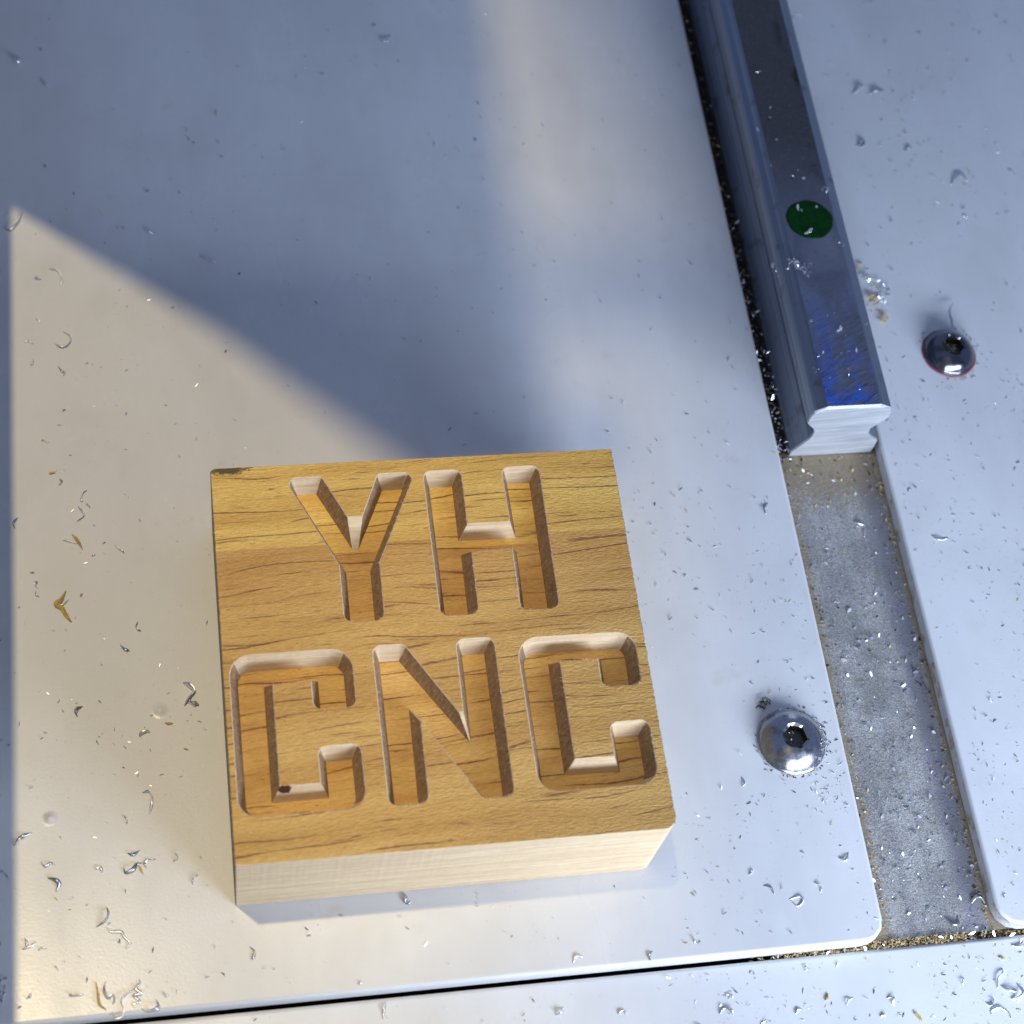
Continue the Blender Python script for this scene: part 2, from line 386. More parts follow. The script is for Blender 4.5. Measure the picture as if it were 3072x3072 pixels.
CHIPS = [
('m', 0.55, 0.0, 'hook-shaped silver shaving high in the sunlit patch near the diagonal shadow edge', None, [[(-21.69, 96.66), (-20.75, 95.69), (-20.68, 94.64), (-21.36, 93.87), (-22.21, 93.79), (-23.05, 94.48)]]),
('m', 0.35, 0.0, 'small grey shaving curled at one end, just below the hook-shaped shaving', None, [[(-22.65, 90.2), (-22.1, 89.22), (-21.64, 88.86), (-21.93, 88.3)]]),
('m', 0.4, 0.0, 'dark open-C shaving left of the blackened corner of the wooden block', None, [[(-18.66, 67.4), (-19.41, 66.71), (-19.58, 65.66), (-19.26, 65.38)]]),
('m', 0.45, 0.0, 'sharply bent shaving with a shiny lower arm, directly below the dark open-C shaving', None, [[(-20.09, 64.63), (-19.27, 63.01), (-20.32, 62.03)]]),
('m', 0.35, 0.0, 'short dark sliver between the open-C shaving and the sharply bent one', None, [[(-18.99, 64.99), (-18.28, 64.21)]]),
('m', 0.4, 0.0, 'dark curved shaving touching the left shadow edge, level with the top of the block', None, [[(-29.02, 63.3), (-29.74, 62.31), (-29.48, 61.36)]]),
('m', 0.35, 0.0, 'tiny dark crescent above and left of the dark open-C shaving', None, [[(-22.81, 69.67), (-22.42, 69.12), (-22.83, 68.5)]]),
('m', 0.35, 0.0, 'middle of three short blurred slivers at the upper left of the sunlit patch', 'blurred slivers in the upper sunlit patch', [[(-27.85, 94.97), (-27.19, 95.06), (-26.35, 94.56)]]),
('m', 0.35, 0.0, 'uppermost of three short blurred slivers at the upper left of the sunlit patch', 'blurred slivers in the upper sunlit patch', [[(-26.01, 99.29), (-25.27, 98.44)]]),
('m', 0.35, 0.0, 'lowest of three short blurred slivers at the upper left of the sunlit patch', 'blurred slivers in the upper sunlit patch', [[(-26.48, 91.7), (-26.96, 90.36)]]),
('m', 0.3, 0.0, 'thin arched sliver midway down the left side of the sunlit patch', None, [[(-25.45, 76.61), (-24.99, 76.52), (-24.54, 76.02)]]),
('w', 0.4, 0.0, 'flat tan wood flake just left of the tiny dark crescent', None, [[(-24.34, 70.62), (-23.88, 70.65), (-23.37, 70.82)]]),
('w', 0.5, 0.0, 'straight golden splinter crossed by a dark wire-like shaving', None, [[(-21.09, 59.85), (-20.3, 58.77), (-19.53, 57.17)]]),
('m', 0.28, 0.0, 'dark wire-like shaving crossing a straight golden splinter', None, [[(-22.45, 58.91), (-21.38, 58.53), (-20.23, 58.19)]]),
('m', 0.42, 0.0, 'wavy silver shaving right of the golden splinter that a dark wire crosses', None, [[(-14.76, 57.59), (-14.33, 56.94), (-13.71, 56.53), (-13.36, 56.09)]]),
('m', 0.28, 0.0, 'faint short arc of metal below the straight golden splinter', None, [[(-18.3, 56.01), (-17.95, 56.02), (-17.64, 56.17)]]),
('m', 0.4, 0.0, 'upper of two tiny silver hooks left of the V-shaped splinter', 'pair of tiny silver hooks', [[(-26.9, 51.77), (-26.37, 52.13), (-26.64, 51.65), (-26.3, 51.02)]]),
('m', 0.4, 0.0, 'lower of two tiny silver hooks left of the V-shaped splinter', 'pair of tiny silver hooks', [[(-26.56, 50.64), (-26.57, 50.04), (-26.05, 49.65)]]),
('w', 0.95, 0.0, 'golden-brown V-shaped wood splinter on the sunlit plate left of the block', None, [[(-22.16, 50.34), (-22.89, 48.89), (-23.52, 48.24), (-22.74, 47.48), (-22.24, 46.36), (-21.47, 45.22)]]),
('m', 0.28, 0.0, 'dark metal sliver trapped under the V-shaped wood splinter', None, [[(-23.79, 47.86), (-22.65, 48.07), (-21.75, 48.91)]]),
('w', 0.35, 0.0, 'tiny tan flake right of the tip of the V-shaped splinter', None, [[(-20.01, 49.23), (-19.72, 49.77)]]),
('m', 0.38, 0.0, 'L-shaped dark shaving midway between the V-shaped splinter and the block', None, [[(-11.79, 44.53), (-12.08, 43.76), (-11.84, 43.24), (-11.32, 42.97)]]),
('m', 0.5, 0.0, 'comma-shaped shaving with a bright tail, right of the V-shaped splinter and below it', None, [[(-14.47, 40.98), (-13.88, 40.25), (-13.36, 39.92), (-13.29, 39.58)]]),
('m', 1.0, 0.0, 'largest crumpled silver shaving, beside the left edge of the block', None, [[(-5.6, 34.2), (-4.83, 33.72), (-4.09, 32.74), (-4.65, 31.92), (-5.12, 31.28), (-5.59, 30.56)], [(-5.13, 31.19), (-4.45, 30.81), (-3.41, 30.54)]]),
('m', 0.6, 0.0, 'glittering folded shaving left of the round dimple in the plate', None, [[(-20.11, 31.59), (-20.89, 31.37), (-21.24, 30.92), (-20.91, 30.05)]]),
('m', 0.55, 0.0, 'bright yellow-glinting flake below the round dimple in the plate', None, [[(-12.19, 26.18), (-11.91, 26.68), (-11.04, 26.92), (-10.62, 26.65)]]),
('w', 0.4, 0.0, 'small straight tan flake just below the round dimple in the plate', None, [[(-8.49, 28.08), (-7.89, 27.93), (-7.33, 27.95)]]),
('m', 0.62, 0.0, 'long shaving bent at its upper end, left of the lower part of the block', None, [[(-12.07, 17.69), (-11.22, 17.76), (-10.83, 17.04), (-10.92, 15.96), (-11.14, 14.54)]]),
('m', 0.4, 0.0, 'small leaf-like shaving with a glint, left of the long bent-ended one', None, [[(-14.8, 14.58), (-14.4, 13.83), (-14.51, 13.22)]]),
('m', 0.6, 0.0, 'long smooth shaving lying across the left shadow edge', None, [[(-27.48, 13.11), (-28.56, 12.76), (-29.38, 12.22), (-29.88, 11.38)]]),
('m', 0.4, 0.0, 'shallow U-shaped shaving near the left shadow edge', None, [[(-26.3, 8.8), (-25.82, 8.09), (-24.99, 8.51), (-24.34, 8.06)]]),
('m', 0.45, 0.0, 'boomerang-shaped shaving right of the shallow U-shaped one', None, [[(-18.93, 7.0), (-18.26, 7.29), (-17.96, 6.31)]]),
('m', 0.65, 0.0, 'broad arched shaving with a bluish end, below the shallow U-shaped one', None, [[(-25.43, 6.38), (-24.54, 6.04), (-23.93, 5.47), (-24.32, 4.3)]]),
('m', 0.5, 0.0, 'bowl-shaped shaving with a bright left end, uppermost of the three tangled together', None, [[(-14.48, 8.97), (-13.74, 8.72), (-12.72, 9.25)]]),
('m', 0.55, 0.0, 'S-curved shaving with a golden glint, in the middle of the three tangled together', None, [[(-15.1, 6.92), (-14.82, 6.16), (-13.82, 6.54), (-13.29, 7.28), (-12.46, 7.38)]]),
('m', 0.45, 0.0, 'dark half-ring shaving at the right of the three tangled together', None, [[(-11.03, 7.69), (-11.86, 7.68), (-12.21, 7.18), (-11.9, 6.54)]]),
('w', 0.3, 0.0, 'thin gold splinter hanging below the S-curved shaving', None, [[(-12.97, 7.08), (-12.74, 6.53), (-12.43, 5.72)]]),
('m', 0.4, 0.0, 'dark crescent shaving opening left, near the lower left edge of the block', None, [[(-7.98, 8.48), (-7.59, 7.74), (-8.25, 7.18)]]),
('m', 0.42, 0.0, 'dark crescent shaving opening right, closest to the lower left corner of the block', None, [[(-4.87, 5.04), (-5.66, 4.41), (-5.53, 3.53)]]),
('m', 0.5, 0.0, 'bluish twisted shaving above the long snaking one', None, [[(-17.52, 1.53), (-17.38, 0.58), (-17.82, -0.31), (-18.98, -1.14)]]),
('m', 0.5, 0.0, 'long snaking shaving with a white glint in its middle, lower left', None, [[(-17.68, -1.26), (-17.05, -1.96), (-15.75, -2.12), (-15.29, -2.92), (-14.58, -3.83), (-15.18, -4.53)]]),
('m', 0.4, 0.0, 'forked shaving by the left shadow edge, low in the sunlit patch', None, [[(-28.6, -1.74), (-28.5, -3.25)], [(-29.02, -3.28), (-28.05, -3.13), (-27.08, -2.38)]]),
('m', 0.3, 0.0, 'thin arched wire right of the forked shaving', None, [[(-26.86, -3.66), (-26.37, -3.37), (-25.57, -3.5)]]),
('m', 0.3, 0.0, 'thin straight sliver below the thin arched wire', None, [[(-24.73, -5.94), (-24.26, -6.64)]]),
('w', 0.4, 0.0, 'long brown curled sliver at the left of the tangle above the dark seam', None, [[(-19.26, -8.7), (-19.06, -10.27), (-18.86, -11.76), (-18.0, -12.58)]]),
('m', 0.5, 0.0, 'dark looped shaving with a gold belly in the tangle above the dark seam', None, [[(-17.97, -8.74), (-18.21, -9.87), (-17.8, -11.05), (-17.06, -10.63), (-16.93, -11.47), (-17.18, -11.93)]]),
('m', 0.5, 0.0, 'long ribbon shaving curving down to the dark seam, largest of the tangle', None, [[(-14.15, -10.1), (-15.38, -10.8), (-16.05, -11.55), (-15.77, -12.72), (-16.04, -13.67), (-16.92, -13.82), (-17.21, -12.9)]]),
('m', 0.5, 0.0, 'zigzag folded shaving at the right of the tangle above the dark seam', None, [[(-13.54, -8.84), (-13.4, -9.35), (-13.99, -10.12), (-13.29, -10.84), (-14.27, -11.08), (-13.49, -11.89), (-14.47, -12.28), (-14.0, -12.73)]]),
('m', 0.6, 0.0, 'broad smile-shaped shaving nearest the dark seam, below the zigzag one', None, [[(-13.37, -12.88), (-12.42, -13.38), (-11.45, -13.23), (-11.11, -12.7), (-11.31, -11.86)]]),
('m', 0.4, 0.0, 'small dark C-shaped shaving right of the zigzag one', None, [[(-10.3, -10.89), (-10.09, -11.57), (-9.6, -11.46)]]),
('m', 0.5, 0.0, 'flat glittering shaving left of the tangle above the dark seam', None, [[(-22.88, -9.98), (-22.41, -10.27), (-20.97, -10.25)]]),
('m', 0.45, 0.0, 'bright golden straight sliver at the lower left, just inside the sunlight', None, [[(-27.8, -9.41), (-28.52, -10.07)]]),
('m', 0.5, 0.0, 'pale curved sliver in the shadow strip at the lower left', None, [[(-31.27, -8.82), (-31.47, -9.37), (-31.67, -10.32)]]),
('m', 0.6, 0.0, 'dark flat sliver in the shadow strip, above the pale curved one', None, [[(-30.95, -6.98), (-31.43, -7.18), (-31.9, -7.54)]]),
('m', 0.5, 0.0, 'S-shaped silver shaving on the plate below the front left corner of the block', None, [[(1.68, -5.88), (2.23, -6.54), (2.07, -7.25), (1.8, -7.7)]]),
('m', 0.6, 0.0, 'bright curled shaving tucked against the front face of the block', None, [[(23.53, -0.18), (23.84, -0.78), (23.74, -1.32), (24.11, -1.76), (24.61, -1.7)]]),
('m', 0.5, -2.3, 'thin upright shaving on the front plate just below the dark seam', None, [[(19.95, -14.55), (19.48, -15.7), (19.22, -17.1)]]),
('m', 0.5, 0.0, 'bright little flake above the dark seam, below the middle of the block', None, [[(16.57, -12.02), (16.04, -12.56)]]),
('m', 0.45, 0.0, 'white arched shaving above the dark seam, below the right half of the block', None, [[(46.44, -12.5), (46.94, -11.64), (48.04, -11.8)]]),
('m', 0.45, 0.0, 'white hooked shaving above the dark seam, right of the arched one', None, [[(57.57, -13.33), (57.44, -12.33), (58.06, -11.9)]]),
('m', 0.4, 0.0, 'narrow grey sliver above the right part of the dark seam', None, [[(64.07, -10.23), (64.37, -11.38)]]),
('m', 0.4, 0.0, 'dark arched shaving left of the teardrop-shaped ring of metal', None, [[(76.1, -3.97), (77.08, -4.32), (77.39, -5.38)]]),
('m', 0.4, 0.0, 'dark crescent shaving right of the teardrop-shaped ring of metal', None, [[(83.81, -4.23), (84.52, -4.87), (84.41, -5.77)]]),
('m', 0.42, 0.0, 'teardrop-shaped ring of metal near the lower right corner of the main plate', None, [[(79.55, -6.35), (80.52, -6.1), (81.31, -6.13), (81.48, -6.78), (80.52, -7.39), (79.67, -6.41)]]),
('m', 0.3, 0.0, 'short straight sliver right of the front right corner of the block', None, [[(74.9, -1.4), (74.23, -2.12)]]),
('m', 0.5, -2.3, 'white forked flake on the front plate, left of the small arched shaving', None, [[(43.39, -18.93), (44.3, -18.66), (44.64, -17.97)]]),
('m', 0.4, -2.3, 'small arched shaving on the front plate right of the white forked flake', None, [[(52.22, -19.69), (53.03, -19.29), (53.53, -20.07)]]),
('m', 0.5, -2.3, 'wide thin arch of metal at the bottom middle of the front plate', None, [[(66.81, -21.16), (67.44, -20.49), (68.42, -20.71), (68.78, -21.48)]]),
('m', 0.5, -2.3, 'crumpled triangular flake directly above the wide thin arch of metal', None, [[(68.09, -18.35), (68.82, -18.54), (69.09, -19.18)]]),
('m', 0.4, -2.3, 'small dark arch on the front plate right of the wide thin one', None, [[(77.83, -22.26), (78.2, -21.69), (78.86, -21.63)]]),
('m', 0.4, -2.3, 'dark quarter-circle shaving on the front plate, right of the small dark arch', None, [[(86.8, -20.82), (85.86, -20.97), (85.55, -21.81)]]),
('m', 0.4, -2.3, 'pale hook-shaped shaving just below the sawdust-filled seam', None, [[(80.17, -15.31), (80.86, -15.75), (80.48, -16.34)]]),
('w', 0.4, -2.3, 'tan splinter with a glinting top on the front plate, above the dark quarter-circle shaving', None, [[(83.12, -19.83), (82.53, -20.77)]]),
('m', 0.5, 0.0, 'bold S-shaped dark shaving between the domed screw and the plate corner', None, [[(88.24, -0.88), (89.06, -1.36), (89.9, -0.22)]]),
('m', 0.45, 0.0, 'upright shaving left of and below the nearer domed screw', None, [[(75.96, 12.81), (76.13, 11.84), (75.78, 11.28)]]),
('m', 0.6, -2.8, 'curled bright shaving on the channel floor near its front end', None, [[(103.48, -10.35), (104.24, -11.55), (105.19, -11.53), (105.5, -10.31)]]),
('m', 0.4, -2.8, 'thin silver wave on the channel floor beside the rounded corner of the side plate', None, [[(108.14, -8.74), (108.96, -8.07), (109.73, -8.08), (110.2, -8.99)]]),
('m', 0.4, -2.3, 'long dark snaking shaving near the right edge, on the front plate', None, [[(110.19, -18.88), (109.85, -19.45), (108.96, -20.2), (108.65, -21.6)]]),
('m', 0.5, -2.3, 'white-bellied shaving just below the long dark snaking one', None, [[(109.25, -21.24), (110.1, -22.09), (110.9, -22.41), (111.58, -22.24)]]),
('m', 0.55, -2.3, 'large dark crescent nearest the right edge of the front plate', None, [[(111.75, -21.13), (112.17, -21.94), (112.1, -22.65), (111.33, -23.16), (110.35, -23.3)]]),
('m', 0.5, -2.3, 'dark tick-shaped shaving below the white-bellied one on the front plate', None, [[(107.37, -22.65), (107.49, -23.37), (107.01, -23.8), (106.36, -23.38)]]),
('m', 0.5, -2.3, 'long arching shaving with a glinting end in the bottom right corner', None, [[(106.74, -25.3), (106.98, -24.62), (108.02, -24.25), (108.91, -24.69), (109.49, -25.34), (109.56, -26.05)]]),
('m', 0.5, -2.3, 'knotted dark shaving on the front plate, straight below the corner of the main plate', None, [[(91.77, -21.4), (92.53, -21.3), (92.49, -22.0), (92.66, -22.6)]]),
('w', 0.45, -2.3, 'long pale splinter at the bottom edge right of the knotted dark shaving', None, [[(95.27, -23.62), (95.66, -24.3), (96.22, -25.05)]]),
('m', 0.35, -2.3, 'small dark arc below the knotted dark shaving', None, [[(90.15, -23.86), (90.62, -23.7), (91.09, -23.82)]]),
('m', 0.45, -2.3, 'dark C-shaped shaving in the middle of the right part of the front plate', None, [[(104.08, -19.78), (103.6, -19.91), (103.53, -20.68)]]),
('m', 0.5, -2.3, 'bent shaving with a white left arm, just below the seam at the right edge', None, [[(112.4, -15.59), (113.26, -15.98), (114.08, -15.76), (114.43, -15.18)]]),
('w', 0.4, -2.3, 'small tan splinter above the long dark snaking shaving', None, [[(110.0, -17.18), (110.4, -17.34), (110.8, -17.62)]]),
('m', 0.55, 0.0, 'upright crescent shaving on the main plate, left of the upper channel floor', None, [[(89.12, 58.56), (88.18, 57.65), (88.34, 56.53)]]),
('m', 0.6, 0.0, 'bright curved shaving alone on the middle of the side plate', None, [[(115.43, 50.98), (116.29, 50.23), (118.11, 50.26)]]),
('m', 0.5, -2.8, 'wavy silver shaving on the channel floor below the cut end of the rail', None, [[(103.94, 55.65), (104.58, 55.05), (105.48, 54.66), (105.11, 52.79)]]),
('m', 0.7, 0.0, 'left one of a close pair of blurred chips on the side plate near the rail', 'pair of blurred bright chips', [[(122.01, 142.92), (123.43, 143.72), (124.66, 144.67)]]),
('m', 0.7, 0.0, 'right one of a close pair of blurred chips on the side plate near the rail', 'pair of blurred bright chips', [[(125.62, 142.85), (126.76, 143.38), (128.44, 143.76)]]),
('m', 0.7, 0.0, 'blurred round glinting chip below the close pair on the side plate', None, [[(120.32, 130.75), (121.25, 131.93), (121.77, 131.25), (120.89, 130.34)]]),
('m', 0.6, 0.0, 'blurred pale chip right of the round glinting one on the side plate', None, [[(129.12, 129.19), (130.67, 130.08)]]),
('m', 0.9, 0.0, 'large blurred arched shaving at the upper right of the side plate', None, [[(136.23, 121.57), (137.51, 123.12), (138.82, 123.87), (139.65, 122.26)]]),
('m', 0.5, 0.0, 'blurred short chip below the large blurred arched shaving', None, [[(136.73, 114.66), (137.41, 113.87)]]),
('m', 1.0, 0.0, 'blurred silver crescent at the top, left of the hazy sun streak', None, [[(35.33, 157.87), (36.18, 156.84), (37.42, 158.25)]]),
('m', 1.0, 0.0, 'blurred silver chip nearest the top left corner', None, [[(-29.25, 153.65), (-28.38, 152.66), (-27.64, 153.62)]]),
('m', 0.7, 0.0, 'blurred silver chip just below the one nearest the top left corner', None, [[(-24.48, 148.53), (-23.76, 147.86), (-23.19, 147.08)]]),
('m', 0.7, 0.0, 'single bright chip in the shade above the sunlit patch', None, [[(-7.76, 115.85), (-7.21, 115.48), (-6.65, 115.38)]]),
('m', 0.5, 0.0, 'dark sliver in the shade right of the single bright chip', None, [[(0.94, 110.53), (2.18, 109.78), (3.29, 109.22)]]),
('m', 0.7, 0.0, 'golden glinting chip just inside the top of the sunlit patch', None, [[(-26.1, 107.59), (-25.56, 107.13), (-25.01, 107.04)]]),
('m', 0.4, 0.0, 'thin bracket-shaped shaving right of the golden glinting chip', None, [[(-23.74, 109.04), (-22.37, 108.47), (-21.71, 106.91), (-22.15, 105.39)]]),
('m', 0.5, 0.0, 'thin looped wire at the topmost tip of the sunlit patch', None, [[(-27.91, 120.54), (-28.62, 118.62), (-30.02, 117.08), (-31.26, 118.0)]]),
]

# ------------------------------------------------------------------ outline tools (mm)
def area2(pts):
    return sum(a[0] * b[1] - b[0] * a[1] for a, b in zip(pts, pts[1:] + pts[:1]))

def rounded(pts, radii, step=.28):
    """dense closed outline, counter-clockwise, with filleted corners"""
    if isinstance(radii, (int, float)): radii = [radii] * len(pts)
    if area2(pts) < 0:
        pts, radii = pts[::-1], radii[::-1]
    n, key = len(pts), []
    for i in range(n):
        A, B, C = (Vector(pts[(i + k_) % n]) for k_ in (-1, 0, 1))
        u, v = (A - B).normalized(), (C - B).normalized()
        ang = math.acos(max(-1, min(1, u.dot(v))))
        r = radii[i]
        if r < 1e-4 or ang > math.pi - .05:
            key.append(B); continue
        tl = min(r / math.tan(ang / 2), .48 * (A - B).length, .48 * (C - B).length)
        r = tl * math.tan(ang / 2)
        cen = B + (u + v).normalized() * (r / math.sin(ang / 2))
        p0, p1 = B + u * tl, B + v * tl
        a0 = math.atan2(*(p0 - cen).yx); a1 = math.atan2(*(p1 - cen).yx)
        da = (a1 - a0 + math.pi) % (2 * math.pi) - math.pi
        k_ = max(3, int(abs(da) * r / step) + 2)
        key += [cen + r * Vector((math.cos(a0 + da * j / k_), math.sin(a0 + da * j / k_))) for j in range(k_ + 1)]
    out = []
    for a, b in zip(key, key[1:] + key[:1]):
        L = (b - a).length
        k_ = max(1, int(L / step))
        out += [a.lerp(b, j / k_) for j in range(k_)]
    return out

def normals(loop):
    res = []
    n = len(loop)
    for i in range(n):
        d = loop[(i + 1) % n] - loop[i - 1]
        d = d.normalized() if d.length > 1e-9 else Vector((1, 0))
        res.append(Vector((d.y, -d.x)))
    return res

def offset(loop, d):
    return [p_ + nn * d for p_, nn in zip(loop, normals(loop))]

def inside(pt, loop):
    x, y = pt; c = False
    for a, b in zip(loop, loop[1:] + loop[:1]):
        if (a.y > y) != (b.y > y) and x < (b.x - a.x) * (y - a.y) / (b.y - a.y) + a.x: c = not c
    return c

def fill(loops):
    """triangulate loops[0] minus loops[1:]"""
    vs, es = [], []
    for lp in loops:
        k_ = len(vs)
        vs += [Vector((q.x, q.y)) for q in lp]
        es += [(k_ + i, k_ + (i + 1) % len(lp)) for i in range(len(lp))]
    v2, _, f2, _, _, _ = delaunay_2d_cdt(vs, es, [], 1, 1e-6)
    keep = []
    for f in f2:
        c = sum((v2[i] for i in f), Vector((0, 0))) / len(f)
        if inside(c, loops[0]) and not any(inside(c, h) for h in loops[1:]):
            if area2([tuple(v2[i]) for i in f]) < 0: f = f[::-1]
            keep.append(tuple(f))
    return v2, keep

def strip(faces, a, b, n, flip=False):
    for i in range(n):
        j = (i + 1) % n
        q = (a + i, a + j, b + j, b + i)
        faces.append(q[::-1] if flip else q)

# ------------------------------------------------------------------ setting: bed, plates
Z_FLOOR = -2.8

def plate(name, pts, radii, fil, mats, edge_dirty=False, step=3.0):
    base = rounded(pts, radii, step)
    rings, verts, faces, mi = 7, [], [], []
    n = len(base)
    for k_ in range(rings):
        a = math.pi / 2 * k_ / (rings - 1)
        lp = offset(base, -fil * (1 - math.sin(a)))
        verts += [(q.x, q.y, -fil * (1 - math.cos(a))) for q in lp]
    verts += [(q.x, q.y, Z_FLOOR) for q in base]
    faces.append(tuple(range(n))); mi.append(0)
    for k_ in range(rings):
        c0 = len(faces)
        strip(faces, k_ * n, (k_ + 1) * n, n, True)
        mi += [1 if (edge_dirty and k_ >= rings - 1) else 0] * (len(faces) - c0)
    o = mesh(name, verts, faces, mats, midx=mi, smooth=True)
    o.data.polygons[0].use_smooth = False
    return tag(o, kind='structure')

main_plate = plate('main_plate', [(-150, -13.5), (92.93, -13.5), (92.93, 300), (-150, 300)], [3, 3.2, 1, 1], .55, [M_main, M_edge])
side_plate = plate('side_plate', [(110.62, -13.2), (260, -13.2), (260, 300), (110.62, 300)], [3.6, 1, 1, 1], .5, [M_side, M_edge], True)
front_plate = plate('front_plate', [(-150, -80), (260, -80), (260, -14.1), (-150, -14.1)], 1.0, .7, [M_front, M_edge])
front_plate.location.z = -2.3 * MM      # one sheet lower than the other two

# bed under the channel: flat floor with a shallow burnished slot along the far side plate
prof = [(84, Z_FLOOR), (105.6, Z_FLOOR), (107.8, -2.98), (109.6, -3.0), (110.4, -2.9), (120, -2.95), (120, -9), (84, -9)]
ys = (-12.95, 300)
v = [(x, y, z - .004) for y in ys for x, z in prof]
n = len(prof)
f = [tuple(range(n)), tuple(range(2 * n - 1, n - 1, -1))]
mi = [0, 0]
for i in range(n):
    j = (i + 1) % n
    f.append((j, i, n + i, n + j)); mi.append(0)
bed = tag(mesh('channel_floor', v, f, [M_floor], midx=mi), kind='structure')
v, f = [], []
for x in (-160, 270):
    for y in (-90, 310):
        for z in (-9.2, -20): v.append((x, y, z))
f = [(0, 4, 6, 2), (1, 3, 7, 5), (0, 1, 5, 4), (2, 6, 7, 3), (0, 2, 3, 1), (4, 5, 7, 6)]
tag(mesh('machine_base', v, f, M_dark), kind='structure')

# little raised dimples in the powder coat, parts of the main plate
def dimple(cx, cy, r, h):
    v, f, N, K = [(cx, cy, h)], [], 24, 6
    for k_ in range(1, K + 1):
        rr = r * k_ / K
        z = h * math.exp(-(2.4 * k_ / K) ** 2) - .004
        v += [(cx + rr * math.cos(2 * math.pi * i / N), cy + rr * math.sin(2 * math.pi * i / N), z) for i in range(N)]
    for i in range(N): f.append((0, 1 + i, 1 + (i + 1) % N))
    for k_ in range(K - 1): strip(f, 1 + k_ * N, 1 + (k_ + 1) * N, N, True)
    mesh('dimple', v, f, M_main, main_plate, smooth=True)
dimple(-9.1, 30.1, 1.5, .42)
dimple(-25.0, 15.0, 1.3, .38)

# ------------------------------------------------------------------ linear rail
RC, RY0, RY1 = 102.5, 68.6, 300.0
right = [(-2.8, 7.3), (-1.0, 7.4), (1.1, 7.3), (2.25, 6.0), (3.5, 4.95), (5.1, 4.8), (6.5, 5.6), (8.3, 6.8), (10.2, 6.85), (11.25, 6.5), (12.4, 4.5)]
left = [(-2.8, 7.1), (-1.6, 7.1), (.5, 6.0), (2.6, 5.0), (3.6, 4.8), (5.0, 4.8), (6.0, 5.3), (7.9, 6.8), (9.8, 6.75), (11.25, 6.4), (12.4, 4.5)]
half = right
profile = [(RC + w_, z) for z, w_ in right] + [(RC - w_, z) for z, w_ in left[::-1]]      # right side up, then left side down
n = len(profile)
rail = empty('linear_rail', (RC, RY0, Z_FLOOR))
tag(rail, 'dark blue-tinted steel linear guide rail with a bright sawn end', 'rail')
def rail_part(name, v, f, mats, midx=None, smooth=False):
    o = mesh(name, [(x - RC, y - RY0, z - Z_FLOOR) for x, y, z in v], f, mats, rail, midx, smooth)
    return o
# object space of the parts starts at the rail's foot: shift the shader space back with the mesh itself kept in place
def rail_mesh(name, v, f, mats, midx=None):
    o = mesh(name, v, f, mats, rail, midx)
    o.location = (-RC * MM, -RY0 * MM, -Z_FLOOR * MM)
    return o
end = []
for x, z in profile:
    s_ = 1 if x > RC else -1
    end.append((x - s_ * .08, z - (.42 if z > 12 else .20 if z > 10.5 else 0.0)))
v = [(x, RY0 + .35, z) for x, z in profile] + [(x, RY1, z) for x, z in profile]
f, mi = [], []
for i in range(n):
    j = (i + 1) % n
    f.append((i, n + i, n + j, j)); mi.append(0 if i == len(half) - 1 else 1)
f.append(tuple(range(2 * n - 1, n - 1, -1))); mi.append(1)
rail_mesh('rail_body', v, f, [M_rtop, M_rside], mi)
v = [(x, RY0 + .35, z) for x, z in profile] + [(x, RY0, z) for x, z in end]
f = [tuple(range(n, 2 * n))]
for i in range(n):
    j = (i + 1) % n
    f.append((i, j, n + j, n + i))
ef = rail_mesh('end_face', v, f, M_rend)
tag(ef, 'bright brushed sawn end of the rail')
# green paint dot
v, f, N = [(102.55, 105.6, 12.52)], [], 56
for rr, z in ((3.7, 12.50), (4.0, 12.46), (4.12, 12.39)):
    for i in range(N):
        a = 2 * math.pi * i / N
        q = rr * (1 + .012 * math.sin(5 * a + 1) + .01 * math.sin(9 * a))
        v.append((102.55 + q * math.cos(a), 105.6 + q * .97 * math.sin(a), z))
for i in range(N): f.append((0, 1 + i, 1 + (i + 1) % N))
for k_ in range(2): strip(f, 1 + k_ * N, 1 + (k_ + 1) * N, N, True)
tag(rail_mesh('green_dot', v, f, M_green), 'round dark green paint dot on top of the rail')

